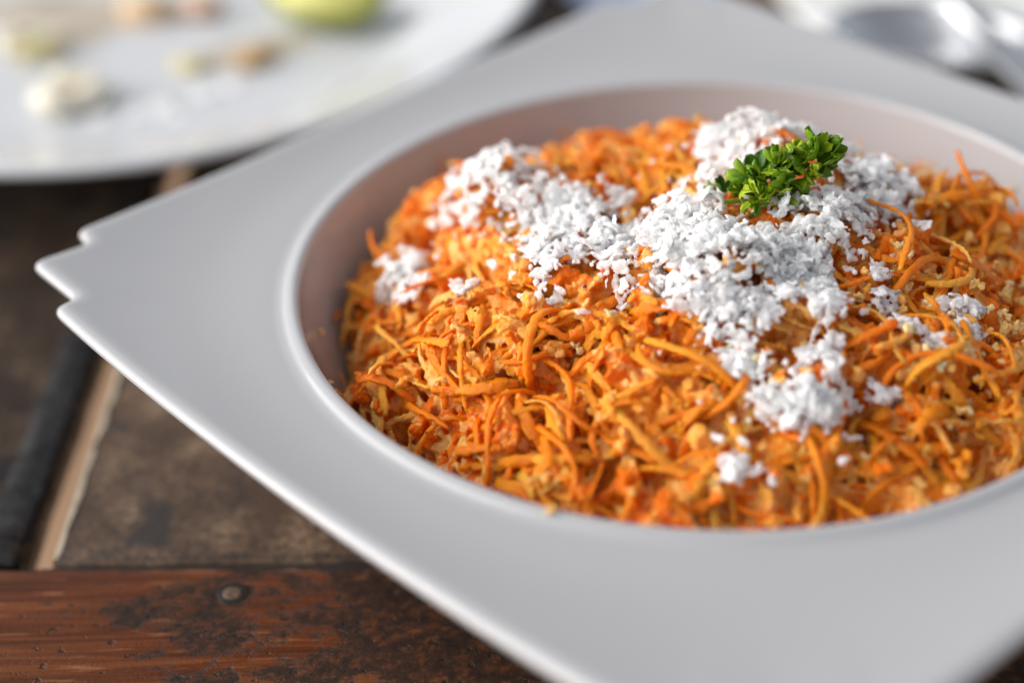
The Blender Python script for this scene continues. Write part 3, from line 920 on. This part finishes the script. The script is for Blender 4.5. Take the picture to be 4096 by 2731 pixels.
# a few black pepper specks
pep_m = m_plain("pepper", (0.018, 0.012, 0.010), 0.5, 0.4, 0, 0.4, 900)
mass = Mass()
pts = sample(60); nr = normal_at(pts[:, 0], pts[:, 1]); zz = lumpy(pts[:, 0], pts[:, 1])
for (x, y), n_, z in zip(pts, nr, zz):
    V, F = random.choice(FLAKE_SMALL)
    s = random.uniform(.2, .42)
    mass.add(clip_bowl((V * s) @ frame(n_, random.random() * 6, .4, rand_dir()).T + np.array([x, y, z]) + n_ * 0.0012), F)
mass.build("pepper_specks", pep_m, salad, SL)

# ------------------------------------------------------------------ grated coconut strewn over the heap
coco = empty("grated_coconut", (0.0, -0.01, 0.062))
tag(coco, "snow white grated coconut strewn over the top of the carrot salad", "grated coconut")
CL = np.array(coco.location)
fl = []
for bx, by, sx, sy, n in COCO:
    small = n <= 4
    pile = min(0.0052, 0.0010 + 0.00013 * n)
    for _ in range(n if small else int(n * 2.9)):
        r = math.sqrt(random.random()); a = random.random() * 6.283
        x = (bx + sx * r * math.cos(a) * 1.05) / 1000; y = (by + sy * r * math.sin(a) * 1.05) / 1000
        n_ = normal_at(np.array([x]), np.array([y]))[0]; z = float(lumpy(np.array([x]), np.array([y]))[0])
        up = random.random() ** 1.4 * pile * (1 - 0.6 * r) + 0.0007
        loc = np.array([x, y, z]) + n_ * up
        view = CAM - loc; view /= np.linalg.norm(view)
        fl.append((up + 0.002 * (n_ @ view) + random.uniform(0, .0015), n_, loc, small))
# loose crumbs thinning out round the edges
for bx, by, sx, sy, n in COCO:
    if n < 14: continue
    for _ in range(n // 2):
        a = random.random() * 6.283; r = .95 + abs(random.gauss(0, .5))
        x = (bx + (sx + 1) * r * math.cos(a)) / 1000; y = (by + (sy + 1) * r * math.sin(a)) / 1000
        if math.hypot(x - .003, y + .003) > .074: continue
        n_ = normal_at(np.array([x]), np.array([y]))[0]; z = float(lumpy(np.array([x]), np.array([y]))[0])
        fl.append((-1.0 + random.random() * .0, n_, np.array([x, y, z]) + n_ * .0008, True))
fl.sort(key=lambda a: -a[0])
flake_me = proto_meshes("coconut_flake", FLAKE, coconut_m)
small_me = proto_meshes("coconut_crumb", FLAKE_SMALL, coconut_m)
mass = Mass(); made = 0
for q, n_, loc, small in fl:
    lst, mes = (FLAKE_SMALL, small_me) if small and random.random() < .8 else (FLAKE, flake_me)
    k = random.randrange(len(lst)); V, F = lst[k]
    M3 = frame(n_, random.uniform(0, 6.283), abs(random.gauss(0, .9)), rand_dir())
    s = random.uniform(.45, .95)
    if made < 300 and fits(V, M3, loc, s):
        place(mes[k], M3, loc, s, coco, CL, "coconut_flake" if mes is flake_me else "coconut_crumb"); made += 1
    else:
        V, F = random.choice(FLAKE_LOW) if lst is FLAKE else (V, F)
        mass.add(clip_bowl((V * s * .95) @ M3.T + loc - np.array([0, 0, .0006])), F)
P, T, Nn = grow_together(np.concatenate(mass.V), np.concatenate(mass.F), 0.00021)
w = np.stack([vnoise(P * 900 + k * 9.7) for k in range(3)], -1)
P = P + Nn * (0.00016 * (1 - 2.4 * np.abs(vnoise(P * 1300 + w * .7))) + 0.00014 * vnoise(P * 3300))[:, None] + w * 0.0002
part(link("coconut_mass", fast_mesh("coconut_mass", P - CL, T, coconut_m, np.full(len(P), .3)), coco), "stuff")

# ------------------------------------------------------------------ parsley sprig
PB = np.array([0.0115, -0.0090, 0.0690])
sprig = empty("parsley_sprig", PB)
tag(sprig, "small sprig of curly green parsley on top of the coconut", "parsley")
def leaf_mesh(lobes, ln, wd, cup, fold):
    """one cut leaf: a few spoon-shaped lobes fanning from a narrow base, with real thickness"""
    V, F = [], []
    for li in range(lobes):
        a = (li - (lobes - 1) / 2) * random.uniform(0.55, 0.8)
        L = ln * (1 - 0.22 * abs(li - (lobes - 1) / 2)) * random.uniform(.88, 1.1)
        W = wd * random.uniform(.8, 1.15)
        ns, nc = 11, 5
        base = len(V)
        top = []
        tw = random.uniform(-.5, .5); bend = cup * random.uniform(.6, 1.4)
        for i in range(ns):
            u = i / (ns - 1)
            g = min(1, u / .62); w = W * (0.20 + 0.80 * g * g * (3 - 2 * g)) * (math.sqrt(max(0.06, 1 - ((u - .70) / .30) ** 2)) if u > .70 else 1)
            zc = bend * L * (u * u - 0.25 * u) + fold * abs(a) * u * L
            for j in range(nc):
                v = (j / (nc - 1) - 0.5) * 2
                y = v * w; z = zc + 0.55 * w * v * v + tw * v * w * u
                x = L * u - 0.10 * L * v * v * u
                top.append((x * math.cos(a) - y * math.sin(a), x * math.sin(a) + y * math.cos(a), z))
        V += top
        V += [(x, y, z - 0.00015) for x, y, z in top]
        m = ns * nc
        for i in range(ns - 1):
            for j in range(nc - 1):
                p = base + i * nc + j
                F.append((p, p + nc, p + nc + 1, p + 1)); F.append((p + m, p + m + 1, p + m + nc + 1, p + m + nc))
        ring = [base + j for j in range(nc)] + [base + i * nc + nc - 1 for i in range(1, ns)] + [base + (ns - 1) * nc + j for j in range(nc - 2, -1, -1)] + [base + i * nc for i in range(ns - 2, 0, -1)]
        for q in range(len(ring)):
            p, p2 = ring[q], ring[(q + 1) % len(ring)]
            F.append((p, p2, p2 + m, p + m))
    return V, F
def frill_mesh(L, span, lobes, deep, cup, ruf):
    """one curled leaf: a scalloped fan that ruffles towards its edge, with real thickness"""
    na, nr_ = 12 * lobes // 2 + 1, 7
    ph = random.random() * 6
    V, F = [], []
    for side in (0, 1):
        for i in range(nr_):
            u = 0.06 + 0.94 * i / (nr_ - 1)
            for j in range(na):
                q = j / (na - 1); a = (q - .5) * span
                sc = abs(math.sin(math.pi * lobes * q)) ** .55
                r = L * u * (1 - deep * (1 - sc) * u) * (1 - .25 * abs(q - .5) * 2) * (1 + .06 * math.sin(7 * q + ph))
                z = L * (cup * u * u + ruf * u ** 1.6 * math.sin(math.pi * 2 * lobes * q * .5 + ph) + .16 * (1 - sc) * u * u) - side * .00016
                V.append((r * math.cos(a), r * math.sin(a), z))
    m = na * nr_
    for i in range(nr_ - 1):
        for j in range(na - 1):
            p = i * na + j
            F.append((p, p + na, p + na + 1, p + 1)); F.append((p + m, p + m + 1, p + m + na + 1, p + m + na))
    ring = list(range(na)) + [i * na + na - 1 for i in range(1, nr_)] + [(nr_ - 1) * na + j for j in range(na - 2, -1, -1)] + [i * na for i in range(nr_ - 2, 0, -1)]
    for q in range(len(ring)):
        p, p2 = ring[q], ring[(q + 1) % len(ring)]
        F.append((p, p2, p2 + m, p + m))
    return V, F
LEAF = []
for i in range(12):
    if i < 7: v, f = leaf_mesh([3, 4, 3, 2, 5, 3, 4][i], random.uniform(.0048, .0062), random.uniform(.0012, .0016), random.uniform(.25, .75), random.uniform(-.15, .3))
    else: v, f = frill_mesh(random.uniform(.0038, .0054), R(random.uniform(90, 165)), random.choice([3, 4, 5]), random.uniform(.42, .60), random.uniform(.10, .6), random.uniform(.14, .28))
    me = bpy.data.meshes.new("leaf"); me.from_pydata(v, [], f); me.materials.append(leaf_m)
    me.polygons.foreach_set("use_smooth", [True] * len(me.polygons)); me.update()
    LEAF.append(me)
def leaf_at(loc, out, spin, s, me=None):
    z = np.array(out) / np.linalg.norm(out)
    a = np.array([math.cos(spin), math.sin(spin), 0.3]); y = a - z * (a @ z); y /= np.linalg.norm(y)
    M3 = np.stack([z, y, np.cross(z, y)], 1)
    return place(me or random.choice(LEAF), M3, np.array(loc), s, sprig, PB, "leaf")
# leaves leaving short stalks along a loose diagonal tuft, low at the left and high at the right
for i in range(56):
    u = random.random()
    ax = np.array([-.0082 + .0158 * u, -.0008 + .0020 * u, .0006 + .0082 * u])
    rad = .0034 + .0028 * math.sin(math.pi * min(1, u * 1.1))
    a = random.uniform(0, 6.283); el = math.asin(random.uniform(-0.25, 1.0))
    d = np.array([math.cos(a) * math.cos(el), math.sin(a) * math.cos(el), math.sin(el)])
    loc = PB + ax + d * rad * random.uniform(.25, 1.0)
    leaf_at(loc, d + np.array([-.1 + .3 * u, -.25, .40]) + 0.40 * rand_dir(), random.uniform(0, 6.28), random.uniform(.55, 1.0))
# larger, darker leaves reaching out at the right, a single one at the far left
for k, (dx, dz, ox, oz, s) in enumerate([(.0070, .0096, .4, .9, 1.1), (.0082, .0082, .9, .55, 1.2), (.0098, .0074, 1.0, .35, 1.0), (.0078, .0050, .9, 0.0, 1.0), (.0105, .0084, .7, .7, .9), (-.0112, .0014, -.6, .7, .7)]):
    o = leaf_at(PB + np.array([dx, .001 + .0006 * k, dz]), np.array([ox, .1, oz]), 1.4, s)
V, F = [], []
for s_, e_ in (((0, 0, -.004), (-.0015, 0, .004)), ((0, 0, -.001), (.0085, .001, .006)), ((0, 0, -.001), (-.010, -.001, .0015)), ((-.001, 0, .001), (.002, -.003, .006))):
    s_, e_ = np.array(s_), np.array(e_); d = (e_ - s_) / np.linalg.norm(e_ - s_)
    u = np.cross(d, [0, 1, .2]); u /= np.linalg.norm(u); w = np.cross(d, u); b = len(V)
    for t in np.linspace(0, 1, 6):
        c = s_ + (e_ - s_) * t + np.array([0, 0, .0010]) * math.sin(math.pi * t)
        for q in range(7): V.append(c + (u * math.cos(q * .8976) + w * math.sin(q * .8976)) * .00055 * (1 - .35 * t))
    for i in range(5):
        for q in range(7):
            F.append((b + i * 7 + q, b + i * 7 + (q + 1) % 7, b + (i + 1) * 7 + (q + 1) % 7, b + (i + 1) * 7 + q))
mesh_obj("stem", V, F, leaf_m, sprig)

# ------------------------------------------------------------------ scraps on the round plate (all far out of focus)
def blob_ring(name, R0, r, sq, wob, mat, loc, rot, label, cat, arc=6.2832, group=None):
    """a fat ring or crescent of food, uneven in width"""
    V, F = [], []
    nu, nv = 48, 14; closed = arc > 6.28
    sd = random.random() * 50
    for i in range(nu):
        a = arc * i / (nu if closed else nu - 1)
        end = 1 if closed else max(.12, abs(math.sin(math.pi * i / (nu - 1))) ** .5)
        rr = r * end * (1 + wob * vnoise(np.array([[math.cos(a) * 1.7 + sd, math.sin(a) * 1.7, 3.0]]))[0])
        for j in range(nv):
            b = 2 * math.pi * j / nv
            q = R0 + rr * math.cos(b)
            V.append((q * math.cos(a), q * math.sin(a) * .8, rr * sq * math.sin(b) + r * sq))
    for i in range(nu if closed else nu - 1):
        for j in range(nv):
            i2 = (i + 1) % nu; j2 = (j + 1) % nv
            F.append((i * nv + j, i2 * nv + j, i2 * nv + j2, i * nv + j2))
    if not closed:
        F.append(tuple(range(nv))[::-1]); F.append(tuple((nu - 1) * nv + j for j in range(nv)))
    o = mesh_obj(name, V, F, mat)
    o.location = loc; o.rotation_euler = rot
    return tag(o, label, cat, group)
def lump(name, size, mat, loc, rotz, label, cat, group=None, amp=.25):
    bm = bmesh.new(); bmesh.ops.create_icosphere(bm, subdivisions=3, radius=1)
    sd = random.random() * 40
    for v in bm.verts:
        k = 1 + amp * fbm(np.array([[v.co.x * 1.6 + sd, v.co.y * 1.6, v.co.z * 1.6]]), 2)[0]
        v.co = Vector((v.co.x * size[0] * k, v.co.y * size[1] * k, max(-.55, v.co.z) * size[2] * k))
    me = bpy.data.meshes.new(name); bm.to_mesh(me); bm.free(); me.materials.append(mat)
    me.polygons.foreach_set("use_smooth", [True] * len(me.polygons))
    o = link(name, me); o.location = (loc[0], loc[1], loc[2] + .55 * size[2]); o.rotation_euler = (0, 0, rotz)
    return tag(o, label, cat, group)
ZP = 0.0087
cream_food = m_plain("cream_food", (0.82, 0.77, 0.64), .4, .5, 0, .12, 90, .2)
brown_food = m_plain("browned_food", (0.58, 0.38, 0.17), .45, .4, 0, .25, 120, .1)
yellow_food = m_plain("yellow_food", (0.66, 0.58, 0.30), .4, .5, 0, .2, 120, .2)
orange_food = m_plain("orange_food", (0.70, 0.50, 0.30), .4, .5, 0, .2, 120, .2)
drip_m = m_plain("milky_drips", (0.85, 0.86, 0.86), .06, .6, 0, .03, 60)
r1 = blob_ring("food_ring", .0085, .0042, .9, .35, cream_food, (-0.1770, 0.1690, ZP), (0, 0, .5), "cream coloured ring of food with a browned middle near the plate's rim", "food scrap")
lump("browned_scrap", (.0055, .0042, .0035), brown_food, (-0.1768, 0.1688, ZP), .3, "browned lump lying in the middle of the cream food ring", "food scrap")
blob_ring("food_crescent", .0080, .0040, .9, .35, cream_food, (-0.1985, 0.2080, ZP), (0, 0, .4), "pale curved scrap at the far left of the round plate", "food scrap", arc=3.6)
lump("yellow_scrap", (.0085, .0050, .0042), yellow_food, (-0.1945, 0.2035, ZP), .2, "olive yellow scrap against the pale curved scrap at far left", "food scrap")
lump("tan_scrap", (.0060, .0034, .0026), yellow_food, (-0.1450, 0.1920, ZP), -.3, "flat tan scrap in the middle of the round plate, left of the brown one", "food scrap")
lump("brown_scrap", (.0078, .0040, .0036), brown_food, (-0.1245, 0.1940, ZP), .75, "long brown scrap on the round plate nearest the bowl", "food scrap")
lump("orange_scrap", (.0100, .0060, .0050), orange_food, (-0.1655, 0.2330, ZP), .1, "orange scrap at the back of the round plate, left of another", "food scrap")
lump("orange_scrap", (.0075, .0055, .0045), m_plain("rusty_food", (0.60, 0.40, 0.27), .4, .5, 0, .2, 120), (-0.1475, 0.2345, ZP), -.2, "rusty orange scrap at the back of the round plate, beside the green wedge", "food scrap")
DG = "milky drips on the round plate"
DL = ["glossy white drip second from the left in the row beside the food ring", "largest glossy white drip, in the middle of the row of drips", "glossy white drip in front of the long brown scrap", "small white drip farthest right, beside the long brown scrap", "glossy white drip touching the cream food ring, first of the row", "smallest white drip, nearest the front rim of the round plate"]
for i, (x, y, s) in enumerate([(-0.1560, 0.1625, .0042), (-0.1485, 0.1650, .0048), (-0.1370, 0.1735, .0040), (-0.1300, 0.1790, .0036), (-0.1655, 0.1590, .0040), (-0.1430, 0.1600, .0030)]):
    lump("milky_drip", (s * 1.2, s * .95, s * .16), drip_m, (x, y, ZP - .0004), random.random() * 3, DL[i], "drip", DG, .18)
smear_m = m_plain("sauce_film", (0.50, 0.43, 0.34), .25, .5, 0, .25, 60, bump=0)
def smear(cx, cy, rx, ry, rot, label):
    n = 90; sd = random.random() * 40
    V = [(0, 0, .0005)]
    for ring_, zz_ in ((.7, .0005), (1.0, .00012)):
        for i in range(n):
            a = 2 * math.pi * i / n
            k = ring_ * (1 + .45 * fbm(np.array([[math.cos(a) * 1.4 + sd, math.sin(a) * 1.4, 1.0]]), 3)[0])
            V.append((rx * k * math.cos(a), ry * k * math.sin(a), zz_))
    F = [(0, 1 + i, 1 + (i + 1) % n) for i in range(n)] + [(1 + i, 1 + n + i, 1 + n + (i + 1) % n, 1 + (i + 1) % n) for i in range(n)]
    o = mesh_obj("sauce_smear", V, F, smear_m); o.location = (cx, cy, ZP - .0001); o.rotation_euler = (0, 0, rot)
    return tag(o, label, "smear")
smear(-.190, .232, .030, .020, .2, "wide thin brownish sauce smear at the back left of the round plate")
smear(-.128, .205, .020, .009, .5, "narrow thin sauce smear running towards the lime wedge")
# lime wedge: rind and flesh
lime = empty("lime_wedge", (-0.1040, 0.2230, ZP + .0012))
lime.rotation_euler = (0, 0, R(-18))
tag(lime, "squeezed yellow green lime wedge on the round plate", "lime wedge")
def rind_pts(rad, n=20, m=14):
    V = []
    for i in range(n):
        a = math.pi * (i / (n - 1)) - math.pi / 2
        for j in range(m):
            b = R(-62) + R(124) * j / (m - 1)
            r = rad * max(1e-3, math.cos(a)) ** .75
            V.append((1.35 * rad * math.sin(a), r * math.sin(b), rad * .92 - r * math.cos(b) + .0))
    F = [(i * m + j, i * m + j + 1, (i + 1) * m + j + 1, (i + 1) * m + j) for i in range(n - 1) for j in range(m - 1)]
    return V, F
lime_rind = m_plain("lime_rind", (0.28, 0.30, 0.05), .35, .5, 0, .2, 150)
lime_flesh = m_plain("lime_flesh", (0.62, 0.60, 0.19), .25, .5, 0, .15, 200, .4)
V, F = rind_pts(.0155)
o = mesh_obj("rind", V, F, lime_rind, lime); md = o.modifiers.new("thick", 'SOLIDIFY'); md.thickness = .0018; md.offset = -1
V, F = [], []
n, m = 20, 8
for i in range(n):
    a = math.pi * i / (n - 1) - math.pi / 2; rad = .0140; r = rad * max(1e-3, math.cos(a)) ** .75
    for j in range(m):
        b = R(-60) + R(120) * j / (m - 1)
        V.append((1.33 * rad * math.sin(a), r * math.sin(b), .0143 - r * math.cos(b)))
    V.append((1.30 * rad * math.sin(a), 0, .0148 + .001 * math.cos(a)))
q = m + 1
for i in range(n - 1):
    for j in range(m - 1): F.append((i * q + j, i * q + j + 1, (i + 1) * q + j + 1, (i + 1) * q + j))
    F.append((i * q + m - 1, i * q + m, (i + 1) * q + m, (i + 1) * q + m - 1)); F.append((i * q + m, i * q, (i + 1) * q, (i + 1) * q + m))
mesh_obj("flesh", V, F, lime_flesh, lime)

# ------------------------------------------------------------------ steel things behind the bowl on the right
steel = Mat("polished_steel")
steel.set(Base_Color=(0.72, 0.73, 0.75, 1), Metallic=1.0, Roughness=steel.math('MULTIPLY_ADD', steel.noise(steel.pos(), 40, 3), .14, .22))
spoon = empty("serving_spoon", (0.084, 0.186, 0.004))
spoon.rotation_euler = (0, 0, R(-24))
tag(spoon, "large polished steel serving spoon lying behind the square bowl", "spoon")
V, F = [], []
nu, nv = 40, 14
for j in range(nv):
    t = j / (nv - 1)
    for i in range(nu):
        a = 2 * math.pi * i / nu
        rx = .034 * (1 + .10 * math.cos(a)); ry = .0225
        V.append((rx * t * math.cos(a), ry * t * math.sin(a), .0012 + .0120 * t ** 2.3))
for j in range(nv - 1):
    for i in range(nu):
        i2 = (i + 1) % nu
        F.append((j * nu + i, j * nu + i2, (j + 1) * nu + i2, (j + 1) * nu + i))
o = mesh_obj("spoon_bowl", V, F, steel.m, spoon); md = o.modifiers.new("thick", 'SOLIDIFY'); md.thickness = .0014; md.offset = 0
hp = spline([(.036, .0136), (.046, .0165), (.070, .0215), (.12, .0195), (.17, .0125)], 6)
V, F = [], []
for k, (x, z) in enumerate(hp):
    w = .0060 - .0022 * math.sin(math.pi * min(1, k / 10)) + .004 * max(0, k / len(hp) - .4)
    for y, dz in ((-w, 0), (-w * .6, .0010), (w * .6, .0010), (w, 0), (w * .6, -.0008), (-w * .6, -.0008)): V.append((x, y, z + dz))
for k in range(len(hp) - 1):
    for q in range(6):
        F.append((k * 6 + q, k * 6 + (q + 1) % 6, (k + 1) * 6 + (q + 1) % 6, (k + 1) * 6 + q))
F.append((5, 4, 3, 2, 1, 0)); F.append(tuple((len(hp) - 1) * 6 + q for q in range(6)))
mesh_obj("handle", V, F, steel.m, spoon)

knife = empty("table_knife", (0.1005, 0.180, 0.0185))
knife.rotation_euler = (0, R(2), R(-76))
tag(knife, "steel table knife lying slantwise across the serving spoon", "knife")
def bar(name, prof, th, parent):
    """flat bar: (x, half width) stations, rounded across"""
    V, F = [], []
    for x, w in prof:
        for k in range(10):
            a = 2 * math.pi * k / 10
            V.append((x, w * math.cos(a), th * math.sin(a) * (abs(math.sin(a)) ** .2)))
    for i in range(len(prof) - 1):
        for k in range(10): F.append((i * 10 + k, i * 10 + (k + 1) % 10, (i + 1) * 10 + (k + 1) % 10, (i + 1) * 10 + k))
    F.append(tuple(range(9, -1, -1))); F.append(tuple((len(prof) - 1) * 10 + k for k in range(10)))
    return mesh_obj(name, V, F, steel.m, parent)
bar("handle", [(-.095, .0040), (-.093, .0055), (-.07, .0060), (-.03, .0046), (.004, .0040)], .0022, knife)
bar("blade", [(.004, .0042), (.008, .0068), (.04, .0078), (.075, .0072), (.092, .0045), (.097, .0012)], .0009, knife)

# paper napkins: soft folded sheets with thickness
def napkin(name, cx, cy, rot, w, h, mat, label, lift=.004, seed=0.0):
    n = 36; V, F = [], []
    for i in range(n):
        for j in range(n):
            x, y = w * (i / (n - 1) - .5), h * (j / (n - 1) - .5)
            z = .0016 + lift * (0.5 + 0.5 * fbm(np.array([[x * 28 + seed, y * 28, seed]]), 2)[0])
            V.append((x, y, max(.0010, z)))
    F = [(i * n + j, (i + 1) * n + j, (i + 1) * n + j + 1, i * n + j + 1) for i in range(n - 1) for j in range(n - 1)]
    o = mesh_obj(name, V, F, mat); o.location = (cx, cy, 0); o.rotation_euler = (0, 0, rot)
    md = o.modifiers.new("thick", 'SOLIDIFY'); md.thickness = .0010; md.offset = -1
    return tag(o, label, "napkin")
paper_m = m_plain("white_paper", (0.80, 0.81, 0.80), .8, .2, 0, .03, 80)
blue_m = m_plain("pale_blue_paper", (0.50, 0.56, 0.74), .8, .2, 0, .06, 80)
napkin("paper_napkin", .118, .262, R(12), .15, .10, paper_m, "crumpled white paper napkin behind the steel spoon", .008, 3.0)
napkin("paper_napkin", -.010, .285, R(20), .05, .09, blue_m, "pale blue paper napkin between the round plate and the square bowl", .003, 9.0)
